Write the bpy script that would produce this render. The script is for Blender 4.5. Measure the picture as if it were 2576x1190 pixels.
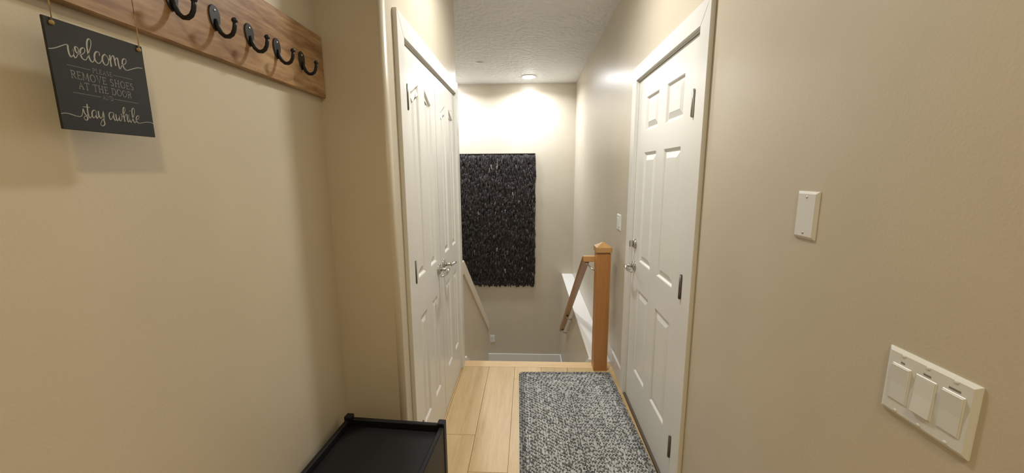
import bpy, bmesh, math, random
from mathutils import Vector, Matrix

# ------------------------------------------------------------------ reset
for o in list(bpy.data.objects):
    bpy.data.objects.remove(o, do_unlink=True)
scene = bpy.context.scene
COL = scene.collection
rnd = random.Random(7)

# ------------------------------------------------------------------ camera
F_PX, PITCH, ROLL, YAW, CAM_H = 963.97, 0.1654, -0.0056, -0.0438, 1.5056
cam_data = bpy.data.cameras.new('camera')
cam_data.sensor_fit = 'HORIZONTAL'
cam_data.sensor_width = 36.0
cam_data.lens = 36.0 * F_PX / 2576.0
cam_data.clip_start = 0.02
cam = bpy.data.objects.new('camera', cam_data)
COL.objects.link(cam)
_f = Vector((math.sin(YAW) * math.cos(PITCH), math.cos(YAW) * math.cos(PITCH), -math.sin(PITCH)))
_r = Vector((math.cos(YAW), -math.sin(YAW), 0))
_u = _r.cross(_f)
_r2 = _r * math.cos(ROLL) + _u * math.sin(ROLL)
_u2 = -_r * math.sin(ROLL) + _u * math.cos(ROLL)
cam.matrix_world = Matrix(((_r2.x, _u2.x, -_f.x, 0), (_r2.y, _u2.y, -_f.y, 0),
                           (_r2.z, _u2.z, -_f.z, CAM_H), (0, 0, 0, 1)))
scene.camera = cam

# ------------------------------------------------------------------ world, exposure, lamp settings
world = bpy.data.worlds.new('world')
scene.world = world
world.use_nodes = True
world.node_tree.nodes['Background'].inputs[0].default_value = (0.5, 0.47, 0.42, 1)
world.node_tree.nodes['Background'].inputs[1].default_value = 0.02
scene.view_settings.view_transform = 'Standard'
scene.view_settings.look = 'None'
scene.view_settings.gamma = 1.0
scene.view_settings.use_curve_mapping = False
scene.view_settings.exposure = 0.0
# ceiling downlights: name tag, x, y, power W, colour, spread deg, label
HZ = 2.73
LAMPS = [
    (0.0, 5.226, 21.0, (0.93, 1.0, 1.10), 158, 'round recessed ceiling light glowing near the far wall above the stairs'),
    (0.0, 1.98, 14.5, (1.0, 0.99, 0.92), 165, 'round recessed ceiling light over the hallway between the two doors'),
    (0.25, -0.44, 11.0, (1.0, 0.74, 0.26), 160, 'round recessed ceiling light over the entry beside the hook board'),
    (-1.09, 5.20, 21.0, (0.93, 1.0, 1.10), 158, 'round recessed ceiling light above the lower stair flight'),
]

# ------------------------------------------------------------------ materials
def new_mat(name):
    m = bpy.data.materials.new(name)
    m.use_nodes = True
    nt = m.node_tree
    return m, nt, nt.nodes['Principled BSDF']

def N(nt, kind, **kw):
    n = nt.nodes.new(kind)
    for k, v in kw.items():
        if hasattr(n, k):
            setattr(n, k, v)
        else:
            n.inputs[k].default_value = v
    return n

def coords(nt, scale=(1, 1, 1), rand=False, out='Object'):
    tc = nt.nodes.new('ShaderNodeTexCoord')
    mp = nt.nodes.new('ShaderNodeMapping')
    mp.inputs['Scale'].default_value = scale
    src = tc.outputs[out]
    if rand:
        oi = nt.nodes.new('ShaderNodeObjectInfo')
        mul = nt.nodes.new('ShaderNodeVectorMath'); mul.operation = 'SCALE'
        comb = nt.nodes.new('ShaderNodeCombineXYZ')
        for i in range(3):
            nt.links.new(oi.outputs['Random'], comb.inputs[i])
        nt.links.new(comb.outputs[0], mul.inputs[0]); mul.inputs['Scale'].default_value = 17.3
        add = nt.nodes.new('ShaderNodeVectorMath'); add.operation = 'ADD'
        nt.links.new(src, add.inputs[0]); nt.links.new(mul.outputs[0], add.inputs[1])
        src = add.outputs[0]
    nt.links.new(src, mp.inputs['Vector'])
    return mp.outputs[0]

def ramp(nt, fac, stops):
    r = nt.nodes.new('ShaderNodeValToRGB')
    el = r.color_ramp.elements
    el[0].position, el[0].color = stops[0][0], (*stops[0][1], 1)
    el[1].position, el[1].color = stops[-1][0], (*stops[-1][1], 1)
    for p, c in stops[1:-1]:
        e = el.new(p); e.color = (*c, 1)
    nt.links.new(fac, r.inputs[0])
    return r.outputs[0]

def paint(name, col, rough=0.45, bump=0.0, bscale=120, dist=0.002, var=0.03, spec=0.5):
    m, nt, b = new_mat(name)
    v = coords(nt)
    n1 = N(nt, 'ShaderNodeTexNoise'); n1.inputs['Scale'].default_value = 3.0
    nt.links.new(v, n1.inputs['Vector'])
    lo = tuple(c * (1 - var) for c in col); hi = tuple(min(1, c * (1 + var)) for c in col)
    nt.links.new(ramp(nt, n1.outputs['Fac'], [(0.3, lo), (0.7, hi)]), b.inputs['Base Color'])
    b.inputs['Roughness'].default_value = rough
    b.inputs['Specular IOR Level'].default_value = spec
    if bump > 0:
        n2 = N(nt, 'ShaderNodeTexNoise'); n2.inputs['Scale'].default_value = bscale
        n2.inputs['Detail'].default_value = 3
        nt.links.new(v, n2.inputs['Vector'])
        bp = N(nt, 'ShaderNodeBump'); bp.inputs['Strength'].default_value = bump
        bp.inputs['Distance'].default_value = dist
        nt.links.new(n2.outputs['Fac'], bp.inputs['Height'])
        nt.links.new(bp.outputs[0], b.inputs['Normal'])
    return m

def wood(name, stops, scale, rough=0.4, streak=6.0, bump=0.05, rand=True, detail_cols=None):
    """grain: noise strongly stretched along one axis (scale vector), mapped by a ramp"""
    m, nt, b = new_mat(name)
    v = coords(nt, scale, rand)
    n1 = N(nt, 'ShaderNodeTexNoise'); n1.inputs['Scale'].default_value = streak
    n1.inputs['Detail'].default_value = 6; n1.inputs['Roughness'].default_value = 0.6
    n1.inputs['Distortion'].default_value = 0.6
    nt.links.new(v, n1.inputs['Vector'])
    n2 = N(nt, 'ShaderNodeTexNoise'); n2.inputs['Scale'].default_value = streak * 6
    n2.inputs['Detail'].default_value = 4
    nt.links.new(v, n2.inputs['Vector'])
    mx = N(nt, 'ShaderNodeMix'); mx.data_type = 'FLOAT'
    mx.inputs[0].default_value = 0.3
    nt.links.new(n1.outputs['Fac'], mx.inputs[2]); nt.links.new(n2.outputs['Fac'], mx.inputs[3])
    c = ramp(nt, mx.outputs[0], stops)
    if rand:
        oi = nt.nodes.new('ShaderNodeObjectInfo')
        hsv = N(nt, 'ShaderNodeHueSaturation')
        mr = N(nt, 'ShaderNodeMapRange')
        mr.inputs['To Min'].default_value = 0.9; mr.inputs['To Max'].default_value = 1.1
        nt.links.new(oi.outputs['Random'], mr.inputs['Value'])
        nt.links.new(mr.outputs[0], hsv.inputs['Value'])
        nt.links.new(c, hsv.inputs['Color']); c = hsv.outputs[0]
    nt.links.new(c, b.inputs['Base Color'])
    b.inputs['Roughness'].default_value = rough
    bp = N(nt, 'ShaderNodeBump'); bp.inputs['Strength'].default_value = bump
    bp.inputs['Distance'].default_value = 0.001
    nt.links.new(mx.outputs[0], bp.inputs['Height']); nt.links.new(bp.outputs[0], b.inputs['Normal'])
    return m

def metal(name, col, rough, metallic=1.0):
    m, nt, b = new_mat(name)
    v = coords(nt, (40, 40, 40))
    n1 = N(nt, 'ShaderNodeTexNoise'); n1.inputs['Scale'].default_value = 2
    nt.links.new(v, n1.inputs['Vector'])
    mr = N(nt, 'ShaderNodeMapRange')
    mr.inputs['To Min'].default_value = rough * 0.8; mr.inputs['To Max'].default_value = rough * 1.2
    nt.links.new(n1.outputs['Fac'], mr.inputs['Value']); nt.links.new(mr.outputs[0], b.inputs['Roughness'])
    b.inputs['Base Color'].default_value = (*col, 1)
    b.inputs['Metallic'].default_value = metallic
    return m

def attr_mat(name, rough, spec=0.5, var=0.15):
    m, nt, b = new_mat(name)
    a = nt.nodes.new('ShaderNodeAttribute'); a.attribute_name = 'tint'
    v = coords(nt, (1, 1, 1))
    n1 = N(nt, 'ShaderNodeTexNoise'); n1.inputs['Scale'].default_value = 90
    nt.links.new(v, n1.inputs['Vector'])
    mr = N(nt, 'ShaderNodeMapRange'); mr.inputs['To Min'].default_value = 1 - var; mr.inputs['To Max'].default_value = 1 + var
    nt.links.new(n1.outputs['Fac'], mr.inputs['Value'])
    mul = nt.nodes.new('ShaderNodeVectorMath'); mul.operation = 'SCALE'
    nt.links.new(a.outputs['Color'], mul.inputs[0]); nt.links.new(mr.outputs[0], mul.inputs['Scale'])
    nt.links.new(mul.outputs[0], b.inputs['Base Color'])
    b.inputs['Roughness'].default_value = rough
    b.inputs['Specular IOR Level'].default_value = spec
    return m

def emit(name, col, s):
    m, nt, b = new_mat(name)
    b.inputs['Base Color'].default_value = (0.9, 0.9, 0.88, 1)
    b.inputs['Emission Color'].default_value = (*col, 1)
    b.inputs['Emission Strength'].default_value = s
    return m

WALL = paint('wall_paint', (0.56, 0.50, 0.395), 0.33, 0.12, 160, 0.002)
CEIL = paint('ceiling_paint', (0.80, 0.81, 0.82), 0.7, 1.0, 20, 0.022)
WHITE = paint('white_trim_paint', (0.72, 0.71, 0.675), 0.3, 0.03, 60, 0.001, 0.015)
CAPMAT = paint('half_wall_cap_paint', (0.66, 0.60, 0.50), 0.45, 0.08, 120, 0.002, 0.02)
LEDGE = paint('white_ledge_paint', (0.80, 0.77, 0.72), 0.5, 0.1, 120, 0.002, 0.02)
PLASTIC = paint('white_plastic', (0.70, 0.71, 0.70), 0.3, 0, var=0.01)
GREYMARK = paint('grey_label_print', (0.22, 0.21, 0.19), 0.5, 0)
OAKFLOOR = wood('floor_planks', [(0.25, (0.36, 0.225, 0.095)), (0.40, (0.545, 0.38, 0.178)), (0.56, (0.62, 0.445, 0.225)), (0.8, (0.68, 0.51, 0.275))],
                (9, 0.8, 1), 0.38, 1.6, 0.03)
NOSING = wood('nosing_oak', [(0.3, (0.60, 0.41, 0.21)), (0.7, (0.72, 0.52, 0.29))], (0.8, 9, 9), 0.35, 2.0, 0.03)
OAK = wood('newel_oak', [(0.25, (0.30, 0.125, 0.035)), (0.5, (0.40, 0.18, 0.055)), (0.75, (0.47, 0.23, 0.075))], (14, 14, 0.9), 0.35, 2.2, 0.04)
OAKRAIL = wood('rail_oak', [(0.25, (0.27, 0.125, 0.045)), (0.5, (0.36, 0.18, 0.07)), (0.75, (0.43, 0.225, 0.09))], (14, 1.2, 4), 0.35, 2.2, 0.04)
OAKCAP = wood('cap_oak', [(0.25, (0.47, 0.25, 0.09)), (0.75, (0.60, 0.35, 0.14))], (10, 2, 4), 0.35, 2.2, 0.04)
BOARD = wood('board_walnut', [(0.28, (0.10, 0.045, 0.018)), (0.42, (0.21, 0.105, 0.045)), (0.54, (0.36, 0.215, 0.105)), (0.70, (0.52, 0.36, 0.20))],
             (1, 1.3, 8), 0.38, 1.9, 0.06, rand=False)
BLACKMETAL = metal('black_iron', (0.012, 0.012, 0.013), 0.45, 0.3)
CHROME = metal('polished_nickel', (0.55, 0.54, 0.52), 0.10)
STEEL = metal('satin_nickel', (0.55, 0.54, 0.51), 0.32)
DARKSTEEL = metal('dark_hinge', (0.20, 0.18, 0.16), 0.45)
BLACKWOOD = paint('black_lacquer', (0.007, 0.007, 0.008), 0.42, 0.05, 80, 0.001, 0.1, 0.3)
CHARCOAL = paint('charcoal_acrylic', (0.016, 0.017, 0.017), 0.2, 0, var=0.05, spec=0.3)
LETTER = paint('pale_lettering', (0.34, 0.335, 0.30), 0.6, 0)
LETTERDIM = paint('grey_lettering', (0.17, 0.175, 0.165), 0.6, 0)
TWINE = paint('jute_twine', (0.36, 0.25, 0.12), 0.9, 0.3, 300, 0.001, 0.15)
BROWN = paint('brown_threshold', (0.10, 0.075, 0.055), 0.6, 0.1, 100)
SHAG = attr_mat('leather_shag', 0.65, 0.22)
BRAID = attr_mat('braided_yarn', 0.95, 0.2)
BACKING = paint('dark_backing', (0.02, 0.018, 0.016), 0.8)
RUGBASE = paint('rug_underside', (0.04, 0.04, 0.043), 0.95)
CARPET = paint('stair_carpet', (0.42, 0.36, 0.28), 0.95, 0.5, 250, 0.003, 0.08)

# ------------------------------------------------------------------ mesh helpers
def wloc(o):
    v = Vector((0, 0, 0))
    while o is not None:
        v += o.location; o = o.parent
    return v

class MB:
    """collects shapes (world coordinates); build() links ONE mesh object"""
    def __init__(self):
        self.bm = bmesh.new()
    def poly(self, vs, fs):
        vv = [self.bm.verts.new(v) for v in vs]
        for f in fs:
            try:
                self.bm.faces.new([vv[i] for i in f])
            except ValueError:
                pass
        return vv
    def box(self, x0, x1, y0, y1, z0, z1, bev=0.0, seg=1):
        t = bmesh.new()
        bmesh.ops.create_cube(t, size=1.0)
        for v in t.verts:
            v.co = Vector((x0 + (v.co.x + .5) * (x1 - x0), y0 + (v.co.y + .5) * (y1 - y0), z0 + (v.co.z + .5) * (z1 - z0)))
        if bev > 0:
            bmesh.ops.bevel(t, geom=list(t.edges), offset=bev, segments=seg, affect='EDGES', profile=0.5)
        self.add(t); return self
    def add(self, t, mat=None):
        m = {}
        for v in t.verts:
            m[v] = self.bm.verts.new(mat @ v.co if mat else v.co)
        for f in t.faces:
            try:
                nf = self.bm.faces.new([m[v] for v in f.verts]); nf.smooth = f.smooth
            except ValueError:
                pass
        t.free()
    def prism(self, pts, a0, a1, axis='z', bev=0.0):
        """polygon pts (2-D) extruded along an axis"""
        def mk(p, a):
            if axis == 'z': return (p[0], p[1], a)
            if axis == 'x': return (a, p[0], p[1])
            return (p[0], a, p[1])
        n = len(pts)
        t = bmesh.new()
        A = [t.verts.new(mk(p, a0)) for p in pts]; B = [t.verts.new(mk(p, a1)) for p in pts]
        t.faces.new(A[::-1]); t.faces.new(B)
        for i in range(n):
            t.faces.new((A[i], A[(i + 1) % n], B[(i + 1) % n], B[i]))
        bmesh.ops.recalc_face_normals(t, faces=t.faces)
        if bev > 0:
            bmesh.ops.bevel(t, geom=list(t.edges), offset=bev, segments=1, affect='EDGES')
        self.add(t); return self
    def tube(self, pts, rad, seg=10, flat=1.0, up=(0, 0, 1), caps=True):
        pts = [Vector(p) for p in pts]
        rads = rad if isinstance(rad, (list, tuple)) else [rad] * len(pts)
        rings = []
        for i, p in enumerate(pts):
            d = (pts[min(i + 1, len(pts) - 1)] - pts[max(i - 1, 0)]).normalized()
            s = d.cross(Vector(up))
            if s.length < 1e-4: s = d.cross(Vector((1, 0, 0)))
            s.normalize(); u2 = s.cross(d)
            rings.append([self.bm.verts.new(p + (s * math.cos(a) + u2 * math.sin(a) * flat) * rads[i])
                          for a in [2 * math.pi * k / seg for k in range(seg)]])
        for i in range(len(rings) - 1):
            for k in range(seg):
                f = self.bm.faces.new((rings[i][k], rings[i][(k + 1) % seg], rings[i + 1][(k + 1) % seg], rings[i + 1][k]))
                f.smooth = True
        if caps:
            self.bm.faces.new(rings[0][::-1]); self.bm.faces.new(rings[-1])
        return self
    def lathe(self, prof, origin, axis='z', seg=32, sgn=1):
        """prof: list of (r, h) along axis from origin"""
        o = Vector(origin); rings = []
        for r, h in prof:
            ring = []
            for k in range(seg):
                a = 2 * math.pi * k / seg; c, s = math.cos(a) * r, math.sin(a) * r
                if axis == 'z': p = (c, s, h * sgn)
                elif axis == 'x': p = (h * sgn, c, s)
                else: p = (c, h * sgn, s)
                ring.append(self.bm.verts.new(o + Vector(p)))
            rings.append(ring)
        for i in range(len(rings) - 1):
            for k in range(seg):
                f = self.bm.faces.new((rings[i][k], rings[i][(k + 1) % seg], rings[i + 1][(k + 1) % seg], rings[i + 1][k]))
                f.smooth = True
        self.bm.faces.new(rings[0]); self.bm.faces.new(rings[-1][::-1])
        return self
    def build(self, name, mat, parent=None, local=False, origin=None, weld=True):
        off = Vector((0, 0, 0))
        if parent is not None and not local: off = wloc(parent)
        if origin is not None: off = Vector(origin)
        for v in self.bm.verts: v.co -= off
        if weld: bmesh.ops.recalc_face_normals(self.bm, faces=self.bm.faces)
        me = bpy.data.meshes.new(name); self.bm.to_mesh(me); self.bm.free()
        me.materials.append(mat)
        o = bpy.data.objects.new(name, me); COL.objects.link(o)
        if origin is not None: o.location = Vector(origin)
        if parent is not None: o.parent = parent
        return o

def struct(o):
    o['kind'] = 'structure'; return o
def tag(o, label, cat, group=None):
    o['label'] = label; o['category'] = cat
    if group: o['group'] = group
    return o
def empty(name, loc, label, cat, group=None, rz=0):
    o = bpy.data.objects.new(name, None); COL.objects.link(o)
    o.location = loc; o.rotation_euler = (0, 0, rz); o.empty_display_size = 0.05
    return tag(o, label, cat, group)

# ------------------------------------------------------------------ layout constants (metres)
XLL = -0.775            # left wall with the hook board
XL = -0.523             # closet wall
XR = 0.662              # right wall
XRS = 0.504             # right wall of the stairwell below floor level
YC = 1.466              # return wall
YE = 2.871              # edge of the upper floor
YB = 5.631              # far wall
YBK = -1.8              # entry wall behind the viewer
XST = -1.65             # left wall of the stairwell
ZL = -1.43              # landing
ZLOW = -2.86
XP0 = -0.638            # far face of the half wall

# ================================================================== SETTING
fl = struct(MB().prism([(XLL, YBK), (0.75, YBK), (0.75, YE - .02), (XL - .06, YE - .02), (XL - .06, YC), (XLL, YC)], -0.25, -0.012)
            .build('floor', OAKFLOOR, origin=(0, 0, -0.25)))
# planks, running along the hall
SE = [-0.775, -0.714, -0.511, -0.308, -0.105, 0.098, 0.301, 0.504, 0.700]
JT = {1: 0.35, 2: 2.0, 3: 1.72, 4: 1.40, 5: 1.35, 6: 2.15, 7: 1.05, 0: .8}
Y1 = 2.797
for c in range(8):
    x0, x1 = SE[c], SE[c + 1]
    j = JT[c]
    cuts = [YBK]
    y = j - 1.22 * math.ceil((j - YBK) / 1.22)
    while y < Y1:
        if y > YBK + 0.05: cuts.append(y)
        y += 1.22
    ymax = Y1 if c > 1 else YC
    cuts = [q for q in cuts if q < ymax - 0.03] + [ymax]
    for a, b in zip(cuts[:-1], cuts[1:]):
        g = 0.0008
        p = MB().box(x0 + g, x1 - g, a + g, b - g, -0.012, 0.0, 0.0012).build('plank', OAKFLOOR, fl)
MB().box(-0.56, -0.5118, YC + .005, Y1 - .001, -0.012, 0.0, 0.0012).build('plank', OAKFLOOR, fl)
ns = MB(); ns.prism([(Y1 + .001, -0.012), (Y1 + .001, 0.0), (YE + .018, 0.0), (YE + .026, -0.008), (YE + .026, -0.022), (YE + .018, -0.03), (YE - .02, -0.03), (YE - .02, -.012)], XL - .03, XR, 'x')
ns.build('stair_nosing', NOSING, fl)

# walls
struct(MB().box(XLL - .1, XLL, YBK - .1, YC + .06, -0.25, HZ).build('wall_left', WALL, origin=(XLL, 0, 0)))
arc = [(XL - .022 + .022 * math.sin(t), YC + .022 - .022 * math.cos(t)) for t in [math.pi / 2 * k / 8 for k in range(9)]]
wr = MB(); wr.prism([(XLL, YC)] + arc + [(XL, 1.640), (XL - .115, 1.640), (XL - .115, YC + .12), (XLL, YC + .12)], -0.25, HZ)
wr = struct(wr.build('wall_return', WALL, origin=(XL - .1, YC, 0)))
for f in wr.data.polygons:
    if 1e-3 < abs(f.normal.x) < .999: f.use_smooth = True
wc = MB(); wc.box(XL - .115, XL, 1.640, 2.806, 2.056, HZ); wc.box(XL - .115, XL, 2.806, YE, -0.25, HZ)
wc.box(XST, XL - .115, 2.79, YE, ZLOW, HZ)
wc.box(XL - .115, XL, 2.85, YE, ZLOW, -0.25)
struct(wc.build('wall_closet', WALL, origin=(XL, 2.8, 0)))
wq = MB(); wq.box(XR, XR + .12, YBK - .1, 1.577, -0.25, HZ); wq.box(XR, XR + .12, 2.449, YB, -0.02, HZ)
wq.box(XR, XR + .12, 1.577, 2.449, 2.050, HZ)
struct(wq.build('wall_right', WALL, origin=(XR, 0, 0)))
struct(MB().box(XRS, XR + .12, YE + .005, YB, ZLOW, -0.02).build('wall_stair', WALL, origin=(XRS, 4, ZLOW)))
struct(MB().box(XRS - .004, XR, YE + .027, YB, -0.02, 0.0, 0.004).build('trim_1', LEDGE, origin=(XRS, 4, 0)))
struct(MB().box(XST - .1, XR + .12, YB, YB + .1, ZLOW - .1, HZ).build('wall_back', WALL, origin=(0, YB, ZLOW)))
struct(MB().box(XST - .1, XST, 2.79, YB, ZLOW - .1, HZ).build('wall_stairwell', WALL, origin=(XST, 4, ZLOW)))
struct(MB().box(XLL - .1, XR + .12, YBK - .1, YBK, -0.25, HZ).build('wall_entry', WALL, origin=(0, YBK, 0)))
struct(MB().box(XST - .1, XR + .12, YBK - .1, YB + .1, HZ, HZ + .1).build('ceiling', CEIL, origin=(0, 2, HZ)))
struct(MB().box(XST, XRS, 4.691, YB, ZL - .15, ZL).build('floor_landing', CARPET, origin=(0, 5, ZL)))
struct(MB().box(XST, XP0, 2.871, 4.691, ZLOW - .1, ZLOW).build('floor_lower', CARPET, origin=(-1, 3.8, ZLOW)))
# header face below the floor edge
struct(MB().box(XL, XRS, YE - .02, YE, -0.25, -0.03).build('trim_2', WHITE, origin=(0, YE, -0.25)))

# half wall beside the stairs (slopes down with the flight)
SL = 0.697
def captop(y): return 0.822 if y < 2.945 else 0.822 - SL * (y - 2.945)
YPE = 4.70
pw = MB(); pw.prism([(YE, ZLOW), (YE, captop(2.9) - .05), (2.945, captop(2.945) - .05), (YPE, captop(YPE) - .05), (YPE, ZL), (YPE - .3, ZLOW)], XP0, XL, 'x')
struct(pw.build('wall_half', WALL, origin=(XL - .05, 3.8, ZL)))
cp = MB(); cp.prism([(YE, .822), (2.945, .822), (YPE + .02, captop(YPE + .02)), (YPE + .02, captop(YPE + .02) - .115), (2.930, .822 - .105), (YE, .822 - .105)], XP0 - .014, XL + .014, 'x', 0.004)
struct(cp.build('trim_3', CAPMAT, origin=(XL - .05, 3.8, 0)))

# stairs
def flight(name, label, x0, x1, ytop, ztop, n, rise, run, sgn):
    r = empty(name, ((x0 + x1) / 2, ytop, ztop - n * rise), label, 'stairs')
    for k in range(n):
        zt = ztop - (k + 1) * rise
        ya, yb = ytop + sgn * k * run, ytop + sgn * (k + 1) * run
        MB().box(x0, x1, min(ya, ya + sgn * .018), max(ya, ya + sgn * .018), zt, zt + rise - .03, 0.0).build('riser', WHITE, r)
        if k < n - 1:
            MB().box(x0, x1, min(ya, yb + sgn * .02), max(ya, yb + sgn * .02), zt - .03, zt, 0.006).build('tread', NOSING, r)
    return r
flight('stair_flight', 'wooden stairs going down from the hallway floor edge to the landing', XL + .02, XRS - .02, YE, 0.0, 8, 0.17875, 0.26, 1)
flight('stair_flight', 'wooden stairs going down behind the half wall from the landing', XST + .01, XP0 - .01, 4.691, ZL, 8, 0.17875, 0.228, -1)
# skirt boards along the flight
for i, (xa, xb) in enumerate(((XL, XL + .018), (XRS - .018, XRS))):
    s = MB(); s.prism([(YE + .03, -0.25), (YE + .03, 0.018), (YE + .06, 0.018), (4.70, -1.26), (4.70, ZL), (4.45, ZL)], xa, xb, 'x')
    struct(s.build('trim_%d' % (4 + i), WHITE, origin=(xa, 3.5, ZL)))

# baseboards
def bboard(name, x0, x1, y0, y1, z0=0.0, h=0.13):
    return struct(MB().box(x0, x1, y0, y1, z0, z0 + h, 0.003).build(name, WHITE, origin=((x0 + x1) / 2, (y0 + y1) / 2, z0)))
bboard('baseboard_right', XR - .014, XR, 2.531, YE + .02)
bboard('baseboard_right_entry', XR - .014, XR, YBK, 1.498)
bboard('baseboard_left', XLL, XLL + .014, YBK, YC)
bboard('baseboard_return', XLL + .015, XL - .02, YC - .014, YC)
bboard('baseboard_back', XST, XRS, YB - .015, YB, ZL)
bboard('baseboard_stair', XRS - .015, XRS, 4.705, YB - .016, ZL)

# ------------------------------------------------------------------ door builder
def offset_poly(pts, d):
    n = len(pts); out = []
    for i in range(n):
        p0, p1, p2 = Vector(pts[i - 1]), Vector(pts[i]), Vector(pts[(i + 1) % n])
        e1 = (p1 - p0).normalized(); e2 = (p2 - p1).normalized()
        n1 = Vector((-e1.y, e1.x)); n2 = Vector((-e2.y, e2.x))
        b = (n1 + n2); b /= max(0.25, b.dot(b)) / 2 if b.dot(b) > 0 else 1
        out.append(tuple(p1 + b * d))
    return out

def panel_outline(y0, y1, z0, z1, arch):
    if arch == 0:
        return [(y0, z0), (y1, z0), (y1, z1), (y0, z1)]
    top = []
    K = 8; dz = 0.052
    for k in range(K + 1):
        t = k / K
        s = t if arch > 0 else 1 - t
        s = s * s * (3 - 2 * s) * .6 + s * .4
        top.append((y0 + (y1 - y0) * t, z1 - dz * (1 - s)))
    return [(y0, z0), (y1, z0)] + top[::-1]

def make_door(name, xf, sx, y0, y1, z0, z1, cols, rows, mat):
    """panelled door; xf face plane, sx direction it faces; cols [(ya,yb)], rows [(za,zb,arched)]"""
    th = 0.035
    def X(d): return xf - sx * d
    m = MB()
    def slab(ya, yb, za, zb):
        a, b = sorted((X(0), X(th))); m.box(a, b, ya, yb, za, zb)
    edges = [y0] + [q for c in cols for q in c] + [y1]
    for i in range(0, len(edges), 2): slab(edges[i], edges[i + 1], z0, z1)
    zed = [z0] + [q for r in rows for q in r[:2]] + [z1]
    for ya, yb in cols:
        for i in range(0, len(zed), 2): slab(ya, yb, zed[i], zed[i + 1])
        for za, zb, ar in rows:
            a, b = sorted((X(0.014), X(th))); m.box(a, b, ya, yb, za, zb)
    panels = []
    for ci, (ya, yb) in enumerate(cols):
        for za, zb, ar in rows:
            arch = (1 if ci == 0 else -1) if ar else 0
            o = panel_outline(ya, yb, za, zb, arch)
            if arch:
                top = o[2:]
                poly = top + [(ya, zb + .0005), (yb, zb + .0005)]
                # fill between the arch and the rail above
                for k in range(len(top) - 1):
                    p, q = top[k], top[k + 1]
                    a, b = sorted((X(0), X(th)))
                    m.prism([p, (p[0], zb + .001), (q[0], zb + .001), q], a, b, 'x')
            panels.append(o)
    d = m.build(name, mat, origin=((X(0) + X(th)) / 2, (y0 + y1) / 2, z0))
    for o in panels:
        loops = [(0.0, 0.0), (0.004, 0.002), (0.011, 0.0095), (0.017, 0.0095), (0.042, 0.0025), (0.044, 0.0015)]
        mm = MB(); rings = []
        for ins, dep in loops:
            pl = offset_poly(o, ins) if ins else o
            rings.append([mm.bm.verts.new((X(dep), p[0], p[1])) for p in pl])
        n = len(o)
        for i in range(len(rings) - 1):
            for k in range(n):
                mm.bm.faces.new((rings[i][k], rings[i][(k + 1) % n], rings[i + 1][(k + 1) % n], rings[i + 1][k]))
        mm.bm.faces.new(rings[-1])
        back = [mm.bm.verts.new((X(0.0139), p[0], p[1])) for p in o]
        for k in range(n): mm.bm.faces.new((rings[0][k], back[k], back[(k + 1) % n], rings[0][(k + 1) % n]))
        mm.bm.faces.new(back)
        mm.build('panel', mat, d)
    return struct(d)

def hinge(door, x, y, z0, z1, sx, r, mat, plate=None):
    m = MB()
    m.tube([(x, y, z0), (x, y, z1)], r, 12)
    m.tube([(x, y, z0 - .004), (x, y, z0)], [r * .5, r * .9], 10); m.tube([(x, y, z1), (x, y, z1 + .004)], [r * .9, r * .5], 10)
    if plate: m.box(*plate, z0 + .002, z1 - .002, 0.0006)
    h = m.build('hinge', mat, door)
    return h

def lever(door, xf, sx, y, z, dy, label):
    """polished lever handle: rose, neck and curved lever pointing along dy"""
    m = MB(); m.lathe([(0.033, 0), (0.033, .004), (0.029, .009), (0.014, .012), (0.0115, .016)], (xf, y, z), 'x', 28, sx)
    rose = m.build('handle', CHROME, door); rose['label'] = label
    xn = xf + sx * .052
    MB().tube([(xf + sx * .012, y, z), (xn, y, z)], [0.0115, 0.010], 14).build('neck', CHROME, rose)
    pts = []; rad = []
    for k in range(13):
        t = k / 12
        yy = y + dy * (-.012 + .118 * t)
        zz = z + .004 * math.sin(t * math.pi * 1.2) - .016 * t ** 2.2 + (0.006 * max(0, t - .8) * 5)
        xx = xn - sx * (.010 * math.sin(t * math.pi)) * -1 - sx * .012 * max(0, t - .75) * 4
        pts.append((xx, yy, zz)); rad.append(0.0115 - .003 * t)
    MB().tube(pts, rad, 12, 0.8).build('lever', CHROME, rose)
    return rose

# closet double doors (left)
XCD = -0.520
CR = [(0.248, 0.818, False), (1.012, 1.912, True)]
d1 = make_door('door_1', XCD, 1, 1.645, 2.1935, 0.008, 2.034, [(1.742, 1.872), (1.975, 2.100)], CR, WHITE)
d2 = make_door('door_2', XCD, 1, 2.2000, 2.792, 0.008, 2.034, [(2.320, 2.452), (2.556, 2.680)], CR, WHITE)
for za in (0.20, 1.004, 1.775): hinge(d1, XCD + .004, 1.691, za, za + .102, 1, 0.004, DARKSTEEL)
for za in (0.262, 1.02, 1.765): hinge(d2, XCD + .009, 2.797, za, za + .105, 1, 0.0065, STEEL, (XCD + .001, XCD + .016, 2.799, 2.802))
lever(d1, XCD, 1, 2.135, .955, -1, 'polished nickel lever handle')
lever(d2, XCD, 1, 2.262, .955, 1, 'polished nickel lever handle')

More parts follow.
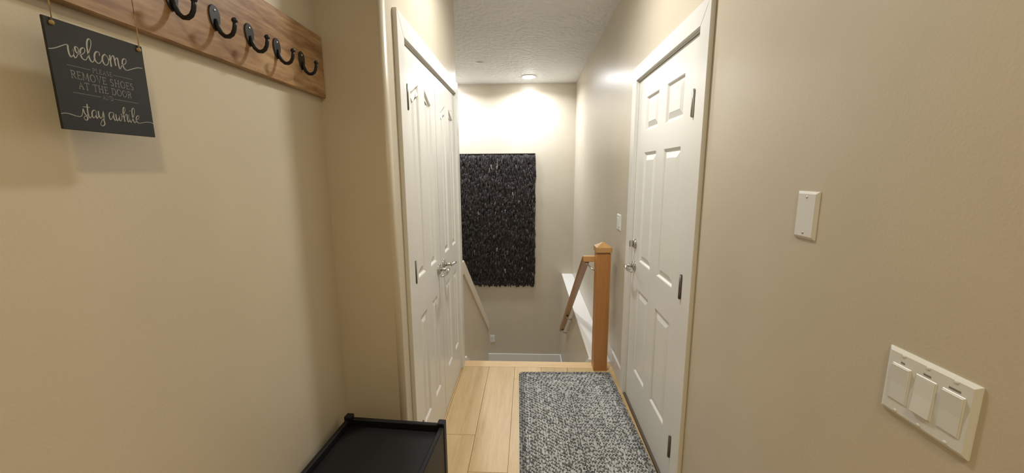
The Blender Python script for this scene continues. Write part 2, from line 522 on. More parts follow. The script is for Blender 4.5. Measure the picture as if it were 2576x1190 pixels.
# six-panel door (right)
XRD = 0.664
RRo = [(0.268, 0.800, False), (0.972, 1.615, False), (1.736, 1.920, False)]
d3 = make_door('door_3', XRD, -1, 1.584, 2.439, 0.018, 2.034, [(1.748, 1.963), (2.076, 2.283)], RRo, WHITE)
for za in (0.182, 0.958, 1.725): hinge(d3, XRD - .004, 1.640, za, za + .105, -1, 0.0065, DARKSTEEL if za < 1.5 else STEEL)
MB().box(0.651, 0.690, 1.580, 2.446, 0.0, 0.0175).build('door_sweep', BROWN, d3)
lever(d3, XRD, -1, 2.372, .925, -1, 'polished nickel lever handle')
m = MB(); m.lathe([(0.030, 0), (0.030, .006), (0.026, .014), (0.012, .017)], (XRD, 2.372, 1.066), 'x', 28, -1)
db = m.build('deadbolt', CHROME, d3); db['label'] = 'polished nickel deadbolt rose'
MB().box(XRD - .038, XRD - .016, 2.366, 2.378, 1.046, 1.086, 0.004, 2).build('thumb_turn', CHROME, db)

# casings: head is the trim object, legs are parts
def casing(name, xw, sx, ya, yb, h, w, t=0.018):
    a, b = sorted((xw, xw + sx * t))
    hd = MB(); hd.prism([(ya, h + w), (yb, h + w), (yb - w, h), (ya + w, h)], a, b, 'x', 0.0015)
    o = struct(hd.build(name, WHITE, origin=(xw, (ya + yb) / 2, h)))
    lg = MB(); lg.prism([(ya, 0), (ya, h + w - .0006), (ya + w, h - .0006), (ya + w, 0)], a, b, 'x', 0.0015); lg.build('casing_leg', WHITE, o)
    lg = MB(); lg.prism([(yb, 0), (yb, h + w - .0006), (yb - w, h - .0006), (yb - w, 0)], a, b, 'x', 0.0015); lg.build('casing_leg', WHITE, o)
    return o
casing('trim_6', XL, 1, 1.5621, 2.8441, 2.0487, 0.0815)
casing('trim_7', XR, -1, 1.4987, 2.5302, 2.0450, 0.0815)
# jambs
jm = MB(); jm.box(XCD - .09, XL + .002, 1.630, 1.643, 0, 2.045); jm.box(XCD - .09, XL + .002, 2.794, 2.806, 0, 2.045); jm.box(XCD - .09, XL + .002, 1.630, 2.806, 2.040, 2.056)
struct(jm.build('trim_8', WHITE, origin=(XL, 2.2, 0)))
jm = MB(); jm.box(XR - .002, XR + .10, 1.568, 1.581, 0, 2.040); jm.box(XR - .002, XR + .10, 2.442, 2.455, 0, 2.040); jm.box(XR - .002, XR + .10, 1.568, 2.455, 2.038, 2.052)
struct(jm.build('trim_9', WHITE, origin=(XR, 2, 0)))

# ================================================================== CEILING LIGHTS
LENS = emit('lamp_lens', (0.98, 0.98, 0.98), 115.0)
RING = paint('lamp_ring_white', (0.82, 0.80, 0.76), 0.4)
for (x, y, watt, col, spread, lab) in LAMPS:
    r = empty('ceiling_light', (x, y, HZ), lab, 'light', 'recessed ceiling lights')
    g = MB(); g.lathe([(0.098, 0.0), (0.098, .004), (0.090, .010), (0.082, .010), (0.076, .002), (0.076, 0.0)], (x, y, HZ), 'z', 48, -1)
    g.build('trim_ring', RING, r)
    MB().lathe([(0.0755, 0.0), (0.0755, .010), (0.069, .015), (0.052, .020), (0.028, .0235), (0.006, .0245)], (x, y, HZ - .0005), 'z', 48, -1).build('lens', LENS, r)
    ld = bpy.data.lights.new('lamp', 'AREA'); ld.shape = 'DISK'; ld.size = 0.15
    ld.energy = watt; ld.color = col; ld.spread = math.radians(spread)
    lo = bpy.data.objects.new('lamp', ld); COL.objects.link(lo); lo.parent = r; lo.location = (0, 0, -0.027)

pl = MB(); pl.lathe([(0.045, 0), (0.045, .003), (0.040, .009), (0.012, .011)], (-0.551, 4.556, HZ), 'z', 32, -1)
pl = pl.build('ceiling_disc', PLASTIC, origin=(-0.551, 4.556, HZ))
tag(pl, 'small flat white round cover plate on the ceiling', 'cover plate')

# ================================================================== NEWEL AND HANDRAIL
NX0, NX1, NY0, NY1 = 0.499, 0.601, 2.758, 2.860
nw = empty('newel_post', ((NX0 + NX1) / 2, (NY0 + NY1) / 2, 0), 'square oak newel post with pyramid cap at the top of the stairs', 'post')
MB().box(NX0, NX1, NY0, NY1, 0, 0.918, 0.002).build('shaft', OAK, nw)
MB().box(NX0 + .004, NX1 - .004, NY0 + .004, NY1 - .004, 0.918, 0.926).build('groove_collar', OAKRAIL, nw)
c = MB(); a = 0.007
c.box(NX0 - a, NX1 + a, NY0 - a, NY1 + a, 0.926, 0.964, 0.0015)
vs = [(NX0 - a + .002, NY0 - a + .002, .964), (NX1 + a - .002, NY0 - a + .002, .964), (NX1 + a - .002, NY1 + a - .002, .964), (NX0 - a + .002, NY1 + a - .002, .964), ((NX0 + NX1) / 2, (NY0 + NY1) / 2, 0.999)]
c.poly(vs, [(0, 1, 4), (1, 2, 4), (2, 3, 4), (3, 0, 4)])
c.build('cap', OAKCAP, nw)

hr = empty('handrail', (0.44, 3.9, -0.2), 'oak stair handrail sloping down from the newel post', 'handrail')
RX0, RX1 = 0.416, 0.474
def railz(y): return 0.873 - 0.712 * (y - 2.900)
YRE = 4.86
g = MB()
# profiled rail: swept cross-section (rounded top), perpendicular depth .06
prof = [(RX0 + .004, -.052), (RX0 + .010, -.052), (RX1 - .010, -.052), (RX1 - .004, -.050), (RX1 - .002, -.032), (RX1, -.026), (RX1, -.010), (RX1 - .010, 0), (RX0 + .010, 0), (RX0, -.010), (RX0, -.026), (RX0 + .002, -.032)]
def sect(y, zt, vs=1.0, shear=0.0): return [(x, y + shear * (-dz), zt + dz * vs) for x, dz in prof]
k1 = 1 / math.cos(math.atan(.712))
S = [sect(2.893, 0.876), sect(2.935, 0.876 - .012, 1.05), sect(YRE, railz(YRE), k1)]
rr = [[g.bm.verts.new(v) for v in s] for s in S]
n = len(prof)
for i in range(2):
    for k in range(n): g.bm.faces.new((rr[i][k], rr[i][(k + 1) % n], rr[i + 1][(k + 1) % n], rr[i + 1][k]))
g.bm.faces.new(rr[0]); g.bm.faces.new(rr[-1])
g.build('rail', OAKRAIL, hr)
MB().box(RX0 + .002, NX0 + .03, 2.8615, 2.905, 0.832, 0.876, 0.004, 2).build('return_block', OAKCAP, hr)
def bracket(y, wallx, wally, dzw):
    zb = railz(y) - .058
    b = MB()
    xm = (RX0 + RX1) / 2
    b.box(xm - .012, xm + .012, y - .03, y + .03, zb - .002, zb + .004, 0.001)
    b.tube([(xm, y, zb), (xm, y, zb - .022), (xm + .012, y, zb - .04), (wallx - .004, wally, zb - .045)], 0.006, 10)
    b.lathe([(0.022, 0), (0.022, .004), (0.012, .009)], (wallx, wally, zb - .045), 'x', 18, -1)
    b.build('bracket', STEEL, hr)
bracket(4.22, XRS, 4.22, 0); bracket(4.80, XRS, 4.80, 0)
b = MB(); b.tube([(0.452, 2.925, .818), (0.462, 2.915, .795), (0.485, 2.885, .775), (0.505, 2.868, .762)], 0.0065, 10); b.box(.437, .466, 2.90, 2.96, .806, .818, .002)
b.build('bracket', STEEL, hr)

# ================================================================== HOOK BOARD
BX = -0.755
hb = tag(MB().box(XLL, BX, 0.18, 1.474 - .010, 1.783, 1.996, 0.0025).build('hook_board', BOARD, origin=(XLL, 0.83, 1.783)),
         'long brown wooden wall board with a row of black hooks', 'hook board')
def make_hook(y):
    zt = 1.905; zb = 1.846
    r = MB()
    pts = []
    for k in range(28):
        a = 2 * math.pi * k / 28
        hh = math.sin(a); w = 0.0165 * math.cos(a) * (1 + .22 * hh)
        pts.append((y + w, (zt + zb) / 2 + hh * (zt - zb) / 2))
    r.prism(pts, BX, BX + .0035, 'x', 0.0012)
    h = r.build('wall_hook', BLACKMETAL, origin=(BX, y, zb))
    p = [(BX + .003, y, zb + .026), (BX + .007, y, zb + .010), (BX + .013, y, zb - .004), (BX + .022, y, zb - .012), (BX + .032, y, zb - .013),
         (BX + .041, y, zb - .008), (BX + .0465, y, zb + .001), (BX + .049, y, zb + .011), (BX + .050, y, zb + .020)]
    MB().tube(p, [.0045, .0052, .0052, .0050, .0050, .0048, .0046, .0045, .0045], 10, up=(0, 1, 0)).build('prong', BLACKMETAL, h)
    s = bmesh.new(); bmesh.ops.create_uvsphere(s, u_segments=14, v_segments=10, radius=0.0068)
    for f in s.faces: f.smooth = True
    mb = MB(); mb.add(s, Matrix.Translation((BX + .050, y, zb + .023))); mb.build('ball_tip', BLACKMETAL, h)
    for dz in (.012, .038):
        MB().lathe([(0.0034, 0), (0.0030, .0012), (0.001, .0018)], (BX + .0035, y + (.001 if dz > .02 else 0), zt - dz), 'x', 12, 1).build('screw', STEEL, h)
    return h
HL = ['black metal hook on the wooden board, nearest the corner', 'black metal hook second from the corner on the wooden board',
      'black metal hook third from the corner, middle of the board hooks', 'black metal hook fourth from the corner on the wooden board',
      'black metal hook fifth from the corner, cut by the top edge']
for y, lab in zip((1.320, 1.193, 1.078, 0.962, 0.848), HL):
    tag(make_hook(y), lab, 'hook', 'hooks on the wooden board')

# ================================================================== WELCOME SIGN
SX = -0.717; SY0, SZ0, SW, SH = 0.580, 1.576, 0.1485, 0.1635
sg = tag(MB().box(SX - .004, SX, SY0, SY0 + SW, SZ0, SZ0 + SH, 0.0006).build('hanging_sign', CHARCOAL, origin=(SX - .002, SY0 + SW / 2, SZ0)),
         'dark charcoal square sign with pale welcome lettering hanging below the hook board', 'sign')
WELCOME = [[(0.2, 116.6), (2.8, 117.0), (10.3, 120.4), (17.7, 125.2), (26.0, 129.7), (26.2, 123.1), (26.6, 116.2), (28.6, 112.0), (31.5, 116.4), (33.0, 125.1), (32.3, 116.6), (34.6, 112.5), (38.3, 118.3), (40.6, 125.6), (39.6, 129.5), (36.9, 129.5), (35.9, 126.6), (36.7, 122.1), (39.1, 119.7), (42.2, 120.2), (45.4, 121.0), (49.3, 125.7), (49.9, 130.7), (47.1, 131.1), (43.6, 127.1), (42.6, 120.7), (43.9, 115.1), (48.0, 112.9), (52.0, 117.9), (56.5, 129.0), (60.5, 139.5), (61.2, 147.0), (58.8, 148.4), (55.8, 144.1), (54.1, 135.7), (54.1, 123.4), (55.4, 115.8), (58.3, 112.3), (61.4, 116.2), (62.9, 121.0)], [(71.0, 125.7), (71.5, 130.3), (68.1, 131.5), (64.4, 127.6), (62.7, 120.9), (63.6, 115.5), (68.0, 112.9), (72.4, 117.3), (74.7, 123.0)], [(79.9, 130.8), (75.6, 125.8), (74.8, 119.2), (76.8, 114.0), (80.5, 113.7), (83.9, 119.1), (84.3, 125.6), (81.8, 129.4), (79.9, 130.8)], [(84.0, 121.7), (86.9, 125.7)], [(87.9, 131.8), (87.5, 123.9), (87.4, 112.9)], [(87.4, 121.3), (90.8, 130.0), (93.4, 132.1), (94.4, 128.4), (95.1, 116.2)], [(94.5, 123.2), (97.5, 129.3), (99.9, 129.9), (100.3, 124.1), (100.4, 116.9), (102.1, 113.0), (105.9, 119.6), (110.9, 122.9), (114.4, 127.9), (114.0, 131.8), (111.0, 132.0), (108.0, 128.2), (107.2, 121.3), (109.6, 115.2), (114.1, 113.6), (123.3, 118.0), (133.4, 122.6), (143.0, 124.3)]]
STAY = [[(0.7, 22.8), (6.7, 24.3), (14.2, 23.6), (20.7, 21.9), (27.1, 22.2), (30.0, 26.8), (31.7, 34.8), (33.0, 28.5), (36.0, 23.5), (36.2, 19.3), (33.6, 17.1), (31.5, 19.2), (31.9, 22.0), (35.1, 24.6), (37.9, 26.2)], [(39.0, 43.2), (38.3, 35.3), (38.1, 27.4), (39.6, 21.5), (42.6, 24.4), (44.9, 29.6)], [(32.1, 37.9), (42.4, 38.3)], [(50.6, 34.7), (47.4, 34.9), (44.2, 30.7), (44.0, 24.6), (45.9, 22.4), (48.9, 26.5), (50.7, 34.8), (49.8, 27.9), (50.5, 22.1), (53.5, 26.5)], [(54.3, 34.7), (53.9, 28.4), (55.9, 23.1), (59.5, 27.4), (61.1, 35.1), (61.5, 28.3), (60.5, 20.6), (61.0, 14.4), (57.1, 10.8), (54.5, 13.0), (57.0, 18.9), (60.7, 23.8), (62.8, 25.6)], [(77.8, 35.1), (72.9, 35.0), (70.0, 30.7), (70.5, 24.5), (72.1, 23.1), (75.4, 27.7), (77.8, 35.1), (77.2, 27.3), (78.9, 22.3), (81.6, 27.2), (81.4, 33.7)], [(81.4, 33.7), (81.4, 25.9), (83.0, 22.2), (85.6, 28.4), (86.5, 31.8), (86.2, 24.6), (88.5, 22.9), (90.8, 28.5), (91.1, 34.4), (89.5, 34.5)], [(91.6, 29.9), (97.1, 39.2), (98.7, 44.7), (97.2, 47.4), (95.2, 43.5), (94.3, 34.2), (95.0, 22.4)], [(94.7, 27.7), (97.7, 34.7), (100.4, 35.1), (100.1, 27.1), (101.0, 22.5), (103.5, 27.5), (104.0, 36.3), (103.4, 28.8), (105.7, 22.4), (108.2, 26.8), (113.8, 38.3), (115.2, 46.6), (113.1, 48.3), (110.6, 43.9), (109.9, 35.1), (110.5, 26.4), (113.3, 22.7), (115.9, 27.8), (120.8, 31.8), (121.9, 36.1), (119.0, 35.7), (116.1, 31.2), (116.3, 25.8), (119.7, 23.1), (127.1, 24.7), (136.3, 26.9), (143.7, 26.8), (147.8, 25.6)], [(106.3, 43.1), (106.9, 42.0)]]
RULES = [[(20.5, 99.0), (53.4, 99.0)], [(88.0, 99.2), (120.3, 99.2)], [(22.2, 58.2), (62.3, 58.2)], [(83.6, 58.6), (124.6, 58.6)]]

def smooth(p, sub=4):
    if len(p) < 3: return p
    q = []
    for i in range(len(p) - 1):
        p0, p1, p2, p3 = p[max(i - 1, 0)], p[i], p[i + 1], p[min(i + 2, len(p) - 1)]
        for s in range(sub):
            t = s / sub
            q.append(tuple(0.5 * (2 * b + (c - a) * t + (2 * a - 5 * b + 4 * c - d) * t * t + (3 * b - a - 3 * c + d) * t ** 3)
                           for a, b, c, d in zip(p0, p1, p2, p3)))
    q.append(p[-1]); return q

def ribbon(m, pts, w, mod=0.0, lift=0.00025):
    """flat stroke on the sign face; pts in mm on the sign, w in mm; mod thickens downstrokes"""
    P = [Vector((a, b)) for a, b in pts]
    L, R = [], []
    for i, p in enumerate(P):
        d = P[min(i + 1, len(P) - 1)] - P[max(i - 1, 0)]
        if d.length < 1e-6: d = Vector((1, 0))
        d.normalize(); nn = Vector((-d.y, d.x))
        ww = w * (1 - mod + 2 * mod * max(0, -d.y)) / 2
        L.append(p + nn * ww); R.append(p - nn * ww)
    mk = lambda v: m.bm.verts.new((SX + lift, SY0 + v.x / 1000, SZ0 + v.y / 1000))
    lv = [mk(v) for v in L]; rv = [mk(v) for v in R]
    for i in range(len(P) - 1):
        m.bm.faces.new((rv[i], rv[i + 1], lv[i + 1], lv[i]))
def script(strokes, name, w, lab):
    m = MB()
    for k, s in enumerate(strokes): ribbon(m, smooth(s), w, 0.35, 0.00025 + k * 0.00001)
    o = m.build(name, LETTER, sg, weld=False); o['label'] = lab
script(WELCOME, 'lettering', 1.75, 'pale script lettering reading welcome')
script(STAY, 'lettering', 1.35, 'pale script lettering reading stay awhile')
for s in RULES:
    rl = MB(); ribbon(rl, s, 0.7); rl.build('divider_line', LETTERDIM, sg, weld=False)
def arcp(cx, cy, rx, ry, a0, a1, k=10):
    return [(cx + rx * math.cos(math.radians(a0 + (a1 - a0) * i / k)), cy + ry * math.sin(math.radians(a0 + (a1 - a0) * i / k))) for i in range(k + 1)]
E_ = [[(.14, 0), (.14, 1)], [(0, 1), (.56, 1), (.56, .86)], [(0, 0), (.58, 0), (.60, .16)], [(.14, .52), (.44, .52)], [(.44, .44), (.44, .6)]]
GL = {
 'R': (.72, [[(.14, 0), (.14, 1)], [(0, 1), (.36, 1)] + arcp(.36, .76, .22, .24, 90, -90) + [(.14, .52)], [(.36, .52), (.62, .03), (.72, 0)], [(0, 0), (.28, 0)]]),
 'E': (.62, E_),
 'M': (.98, [[(.10, 0), (.16, 1)], [(0, 1), (.16, 1), (.48, .08), (.80, 1), (.94, 1)], [(.80, 1), (.86, 0)], [(0, 0), (.2, 0)], [(.74, 0), (.98, 0)]]),
 'O': (.84, [arcp(.42, .5, .36, .5, 0, 360, 24)]),
 'V': (.80, [[(.12, 1), (.40, 0), (.68, 1)], [(0, 1), (.24, 1)], [(.56, 1), (.80, 1)]]),
 'S': (.58, [[(.48, .82)] + arcp(.28, .76, .19, .24, 30, 270, 10) + arcp(.28, .26, .21, .26, 90, -150, 10)]),
 'H': (.86, [[(.16, 0), (.16, 1)], [(.70, 0), (.70, 1)], [(.16, .52), (.70, .52)], [(.02, 0), (.30, 0)], [(.02, 1), (.30, 1)], [(.56, 0), (.84, 0)], [(.56, 1), (.84, 1)]]),
 'A': (.82, [[(.12, 0), (.41, 1), (.70, 0)], [(.22, .36), (.60, .36)], [(0, 0), (.24, 0)], [(.56, 0), (.82, 0)]]),
 'T': (.72, [[(.36, 0), (.36, 1)], [(.02, .84), (.02, 1), (.70, 1), (.70, .84)], [(.22, 0), (.50, 0)]]),
 'D': (.80, [[(.16, 0), (.16, 1)], [(0, 1), (.36, 1)] + arcp(.36, .5, .36, .5, 90, -90, 14) + [(0, 0)]]),
 'P': (.64, [[(.14, 0), (.14, 1)], [(0, 1), (.36, 1)] + arcp(.36, .75, .22, .25, 90, -90) + [(.14, .50)], [(0, 0), (.28, 0)]]),
 'L': (.60, [[(.14, 0), (.14, 1)], [(0, 1), (.28, 1)], [(0, 0), (.56, 0), (.58, .18)]]),
 'N': (.86, [[(.14, 0), (.14, 1), (.70, 0), (.70, 1)], [(0, 1), (.14, 1)], [(.02, 0), (.26, 0)], [(.58, 1), (.82, 1)]]),
 ' ': (.34, []),
}
def serif(text, x0, x1, z0, h, w, lab):
    gap = 0.12
    tot = sum(GL[c][0] for c in text) + gap * (len(text) - 1)
    sx = (x1 - x0) / tot
    m = MB(); x = 0; k = 0
    for c in text:
        gw, st = GL[c]
        for s in st:
            ribbon(m, [(x0 + (x + a) * sx, z0 + b * h) for a, b in s], w, 0.15, 0.0003 + (k % 9) * 0.00001); k += 1
        x += gw + gap
    o = m.build('lettering', LETTERDIM, sg, weld=False); o['label'] = lab
serif('PLEASE', 56, 86.4, 95.8, 6.8, 0.8, 'grey serif lettering reading PLEASE')
serif('REMOVE SHOES', 23.6, 120.2, 80.6, 11.0, 1.25, 'grey serif lettering reading REMOVE SHOES')
serif('AT THE DOOR', 31.5, 114.0, 65.7, 10.6, 1.25, 'grey serif lettering reading AT THE DOOR')
serif('AND', 65.0, 81.6, 55.4, 6.6, 0.8, 'grey serif lettering reading AND')
for yy, lab in ((0.590, None), (0.7205, None)):
    t = MB(); zt = SZ0 + SH - .006
    wob = [(SX + .002 + .0004 * math.sin(k * 2.1), yy + (0.0006 * math.sin(k * 1.3)) + (0.004 if yy > .7 else -.001) * k / 9, zt - .004 + (1.99 - zt) * k / 9) for k in range(10)]
    wob[-1] = (BX + .001, wob[-1][1], 1.992)
    t.tube(wob, 0.0011, 6)
    t.lathe([(0.0025, -.003), (0.0036, 0.0), (0.0025, .003)], (SX + .001, yy, zt - .002), 'z', 10)
    t.build('twine', TWINE, sg)

# ================================================================== WALL PLATES (right wall, facing -x)
def plate(name, y0, y1, z0, z1, gang, label, cat, tops=(), marks=False):
    w, t = XR, 0.0065
    b = MB(); s = 0.006
    vs = []
    for (dx, i) in ((0, 0), (-.0025, 0), (-t, s)):
        vs += [(w + dx, y0 + i, z0 + i), (w + dx, y1 - i, z0 + i), (w + dx, y1 - i, z1 - i), (w + dx, y0 + i, z1 - i)]
    fs = [(0, 1, 2, 3), (8, 9, 10, 11)]
    for r in range(2):
        for k in range(4): fs.append((r * 4 + k, r * 4 + (k + 1) % 4, r * 4 + 4 + (k + 1) % 4, r * 4 + 4 + k))
    b.poly(vs, fs)
    o = b.build(name, PLASTIC, origin=(w, (y0 + y1) / 2, z0))
    tag(o, label, cat)
    zc = (z0 + z1) / 2; H = z1 - z0
    for g in range(gang):
        yc = y1 - (y1 - y0) * (g + .5) / gang if gang == 1 else y1 - ((y1 - y0) - gang * .0415) / 2 - .0415 * (g + .5)
        if tops:
            rh, rw = 0.0305 * H / .115, 0.0148
            fr = MB(); fr.box(w - t - .0012, w - t + .001, yc - rw - .0018, yc + rw + .0018, zc - rh - .0022, zc + rh + .0022, 0.0008); fr.build('rocker_frame', PLASTIC, o)
            up = tops[g]; out = 0.0045
            xa, xb = (w - t - (out if up > 0 else .0016)), (w - t - (.0016 if up > 0 else out))   # top, bottom
            m = MB()
            xm = w - t - .0022
            v = [(xa, yc - rw, zc + rh), (xa, yc + rw, zc + rh), (xm, yc - rw, zc), (xm, yc + rw, zc), (xb, yc - rw, zc - rh), (xb, yc + rw, zc - rh),
                 (w - t, yc - rw, zc + rh), (w - t, yc + rw, zc + rh), (w - t, yc - rw, zc - rh), (w - t, yc + rw, zc - rh)]
            m.poly(v, [(0, 1, 3, 2), (2, 3, 5, 4), (0, 6, 7, 1), (4, 5, 9, 8), (0, 2, 4, 8, 6), (1, 7, 9, 5, 3)])
            m.build('rocker', PLASTIC, o)
            if marks:
                lw = (.007, .012, .017)[g]
                MB().box(w - t - .0003, w - t, yc - lw / 2, yc + lw / 2, zc + rh + .0055, zc + rh + .0088).build('label_strip', GREYMARK, o)
        for sz in ((zc + .0475 * H / .115 + (.002 if tops else -.004)), (zc - .0475 * H / .115 - (.002 if tops else -.004))):
            MB().lathe([(0.0032, 0), (0.0030, .0006), (0.0012, .001)], (w - t, yc, sz), 'x', 12, -1).build('screw', STEEL if not tops else PLASTIC, o)
    return o
plate('blank_plate', 0.9015, 0.9695, 1.346, 1.458, 1, 'narrow blank white wall plate with two screws', 'wall plate')
plate('switch_plate', 0.541, 0.684, 1.074, 1.193, 3, 'wide white plate of three rocker switches low on the right wall', 'light switch', (1, -1, 1), True)
plate('switch_plate', 2.755, 2.868, 1.087, 1.201, 2, 'small white rocker switch plate beside the six-panel door', 'light switch', (1, -1))

# outlet on the far wall, low above the landing
oy = YB
b = MB(); b.box(-.597, -.525, oy - .006, oy, -1.110, -0.996, 0.0022)
ot = tag(b.build('wall_outlet', PLASTIC, origin=(-.561, oy, -1.11)), 'white duplex outlet low on the far wall above the landing', 'outlet')
for zc in (-1.073, -1.033):
    MB().lathe([(0.0165, 0), (0.0165, .002), (0.015, .0028)], (-.561, oy - .006, zc), 'y', 20, -1).build('receptacle', PLASTIC, ot)
    s = MB(); s.box(-.569, -.567, oy - .0095, oy - .0085, zc - .004, zc + .006); s.box(-.556, -.554, oy - .0095, oy - .0085, zc - .004, zc + .005)
    s.build('slots', GREYMARK, ot)

# ================================================================== SHAGGY WALL HANGING
WX0, WX1, WZ0, WZ1 = -1.10, 0.092, -0.155, 1.772
wh = empty('wall_hanging', ((WX0 + WX1) / 2, YB, WZ0), 'large shaggy dark leather-strip rug hung on the far stairwell wall', 'wall hanging')
MB().box(WX0, WX1, YB - .012, YB - .001, WZ0, WZ1).build('backing', BACKING, wh)
MB().box(WX0 - .002, WX1 + .002, YB - .022, YB - .001, WZ1 - .004, WZ1 + .006, 0.002).build('top_slat', BROWN, wh)
verts, faces, cols = [], [], []
rs = random.Random(3)
def strip(x, z, L, w, out, tw, sway, col):
    b = len(verts)
    K = 4
    for k in range(K + 1):
        t = k / K
        px = x + sway * t * t; pz = z - L * t
        py = YB - .012 - out * math.sin(min(1, t * 1.25) * math.pi * .5) - .004 * math.sin(t * 5 + tw)
        a = tw * t; ww = w * (1 - .35 * t * t) * (1 if k else .8)
        dx, dy = math.cos(a) * ww / 2, math.sin(a) * ww / 2
        verts.append((px - dx, py - dy, pz)); verts.append((px + dx, py + dy, pz))
        cc = tuple(min(1, c * (0.9 + .25 * t)) for c in col)
        cols.append(cc); cols.append(cc)
    for k in range(K): faces.append((b + 2 * k, b + 2 * k + 1, b + 2 * k + 3, b + 2 * k + 2))
rows = 64
for r in range(rows):
    z = WZ1 - .002 - (WZ1 - WZ0 - .02) * r / (rows - 1)
    for k in range(96):
        x = WX0 + (WX1 - WX0) * (k + rs.uniform(-.4, 1.4)) / 96
        x = min(max(x, WX0 + .004), WX1 - .004)
        q = rs.random()
        if q < .93: g = rs.uniform(.010, .028); col = (g * 1.25, g, g * .88)
        elif q < .993: g = rs.uniform(.035, .07); col = (g * 1.15, g, g * .92)
        else: g = rs.uniform(.12, .22); col = (g * 1.1, g * .92, g * .72)
        hi = 1 if r < 6 else 0
        strip(x, z + rs.uniform(-.02, .01) - .004, rs.uniform(.06, .12) if r < rows - 2 else rs.uniform(.03, .06), rs.uniform(.010, .028),
              rs.uniform(.006, .034), rs.uniform(-.75, .75), rs.uniform(-.016, .016), col)
off = wh.location
me = bpy.data.meshes.new('leather_strips'); me.from_pydata([tuple(Vector(v) - off) for v in verts], [], faces)
ca = me.color_attributes.new('tint', 'FLOAT_COLOR', 'POINT')
for i, c in enumerate(cols): ca.data[i].color = (*c, 1)
me.materials.append(SHAG)
so = bpy.data.objects.new('leather_strips', me); COL.objects.link(so); so.parent = wh; so['kind'] = 'stuff'

# ================================================================== BRAIDED FLOOR RUG (local coordinates, slight turn)
RW, RL_ = 0.690, 1.30
rug = empty('braided_rug', (0.292, 2.069, 0.0), 'grey braided rectangular rug lying along the hallway floor', 'rug', None, math.radians(1.6))
m = MB(); m.box(-RW / 2 + .006, RW / 2 - .006, -RL_ / 2 + .006, RL_ / 2 - .006, 0.0, 0.006, 0.002)
m.build('rug_backing', RUGBASE, rug, local=True)
verts, faces, cols = [], [], []
RWID = 0.0172
RING_ = [(-.5, 0.0, 0), (-.30, .8, 1), (.30, .8, 1), (.5, 0.0, 0)]
rb = random.Random(11)
def lobe(px, py, ang, L, w, h, z0, col):
    b = len(verts); ca_, sa_ = math.cos(ang), math.sin(ang)
    def put(a, s, z): verts.append((px + a * ca_ - s * sa_, py + a * sa_ + s * ca_, z0 + z)); cols.append(col)
    put(-L / 2, 0, h * .25)
    for a in (-.24 * L, .24 * L):
        for k in range(5):
            t = math.pi * k / 4
            put(a, math.cos(t) * w / 2, math.sin(t) * h)
    put(L / 2, 0, h * .25)
    for k in range(4):
        faces.append((b, b + 1 + k + 1, b + 1 + k)); faces.append((b + 1 + k, b + 2 + k, b + 7 + k, b + 6 + k)); faces.append((b + 11, b + 6 + k, b + 7 + k))
nrows = int(RW / 2 / RWID + .5)
def rrect(hx, hy, r):
    """closed rounded rectangle as dense points"""
    r = min(r, hx * .98, hy * .98); P = []
    for cx, cy, a0 in ((hx - r, hy - r, 0), (-hx + r, hy - r, 90), (-hx + r, -hy + r, 180), (hx - r, -hy + r, 270)):
        for k in range(7):
            a = math.radians(a0 + 90 * k / 6); P.append(Vector((cx + r * math.cos(a), cy + r * math.sin(a))))
    return P
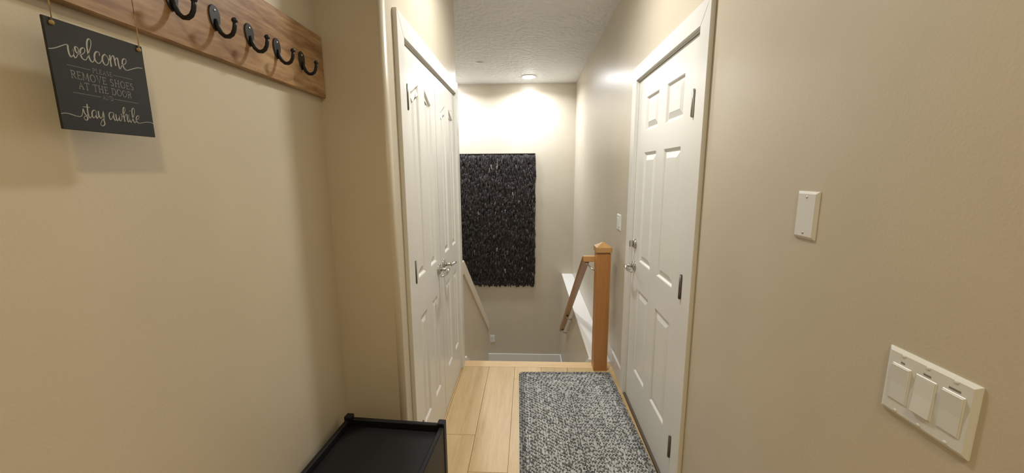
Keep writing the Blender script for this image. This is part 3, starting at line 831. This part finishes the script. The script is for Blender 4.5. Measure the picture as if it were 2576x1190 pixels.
for i in range(nrows):
    ins = RWID * (i + .5)
    hx, hy = max(RW / 2 - ins, .003), RL_ / 2 - ins
    P = rrect(hx, hy, max(.004, .022 - .001 * i)); n = len(P)
    segs = [(P[k], P[(k + 1) % n]) for k in range(n)]
    tot = sum((b - a).length for a, b in segs)
    pitch = 0.0092; cnt = max(6, int(tot / pitch)); pitch = tot / cnt
    acc = 0; si = 0; a, b = segs[0]; sl = (b - a).length
    tone = rb.uniform(.92, 1.12) * (.72 if i < 2 else 1.08)
    for k in range(cnt):
        s = (k + rb.uniform(-.1, .1)) * pitch
        while s > acc + sl and si < n - 1:
            acc += sl; si += 1; a, b = segs[si]; sl = (b - a).length
        d = (b - a).normalized() if sl > 1e-6 else Vector((1, 0))
        p = a + d * (s - acc); nn = Vector((-d.y, d.x)); ang = math.atan2(d.y, d.x)
        for side in (-1, 1):
            q = rb.random(); ph = (k + (0 if side > 0 else 1) + i) % 3
            if ph == 0 and q < .7: g = rb.uniform(.06, .15)
            elif q < .25: g = rb.uniform(.16, .28)
            else: g = rb.uniform(.40, .60)
            g *= tone
            pp = p + nn * side * RWID * .205 + nn * rb.uniform(-.0008, .0008)
            lobe(pp.x, pp.y, ang - side * math.radians(38 + rb.uniform(-6, 6)), .0142, .0078, .0068, .004 + rb.uniform(0, .001), (g * .98, g * 1.0, g * 1.0))
me = bpy.data.meshes.new('braided_rows'); me.from_pydata(verts, [], faces)
ca = me.color_attributes.new('tint', 'FLOAT_COLOR', 'POINT')
for i, c in enumerate(cols): ca.data[i].color = (*c, 1)
for p in me.polygons: p.use_smooth = True
me.materials.append(BRAID)
so = bpy.data.objects.new('braided_rows', me); COL.objects.link(so); so.parent = rug; so['kind'] = 'stuff'

# ================================================================== BLACK STOOL BENCH (local coordinates)
BW, BL, BZ = 0.415, 0.44, 0.54
bench = empty('entry_bench', (-0.548, 1.165, 0.0), 'low black wooden bench with recessed tray top in the corner under the hooks', 'bench', None, math.radians(-4.0))
ps = 0.030
for sx in (-1, 1):
    for sy in (-1, 1):
        cx, cy = sx * (BW / 2 - ps / 2), sy * (BL / 2 - ps / 2)
        MB().box(cx - ps / 2, cx + ps / 2, cy - ps / 2, cy + ps / 2, 0, BZ, 0.004, 2).build('leg', BLACKWOOD, bench, local=True)
for sx in (-1, 1):
    x = sx * (BW / 2 - .012)
    MB().box(x - .009, x + .009, -BL / 2 + ps, BL / 2 - ps, 0.16, BZ - .014, 0.003).build('side_panel', BLACKWOOD, bench, local=True)
for sy in (-1, 1):
    y = sy * (BL / 2 - .012)
    MB().box(-BW / 2 + ps, BW / 2 - ps, y - .009, y + .009, BZ - .085, BZ - .014, 0.003).build('end_rail', BLACKWOOD, bench, local=True)
MB().box(-BW / 2 + .021, BW / 2 - .021, -BL / 2 + .021, BL / 2 - .021, BZ - .056, BZ - .040, 0.002).build('seat_panel', BLACKWOOD, bench, local=True)
for k in range(5):
    x = -BW / 2 + .055 + k * (BW - .11) / 4
    MB().box(x - .022, x + .022, -BL / 2 + .01, BL / 2 - .01, 0.14, 0.155, 0.002).build('shelf_slat', BLACKWOOD, bench, local=True)
for sy in (-1, 1):
    y = sy * (BL / 2 - .014)
    MB().box(-BW / 2 + ps, BW / 2 - ps, y - .01, y + .01, 0.115, 0.14, 0.002).build('shelf_rail', BLACKWOOD, bench, local=True)
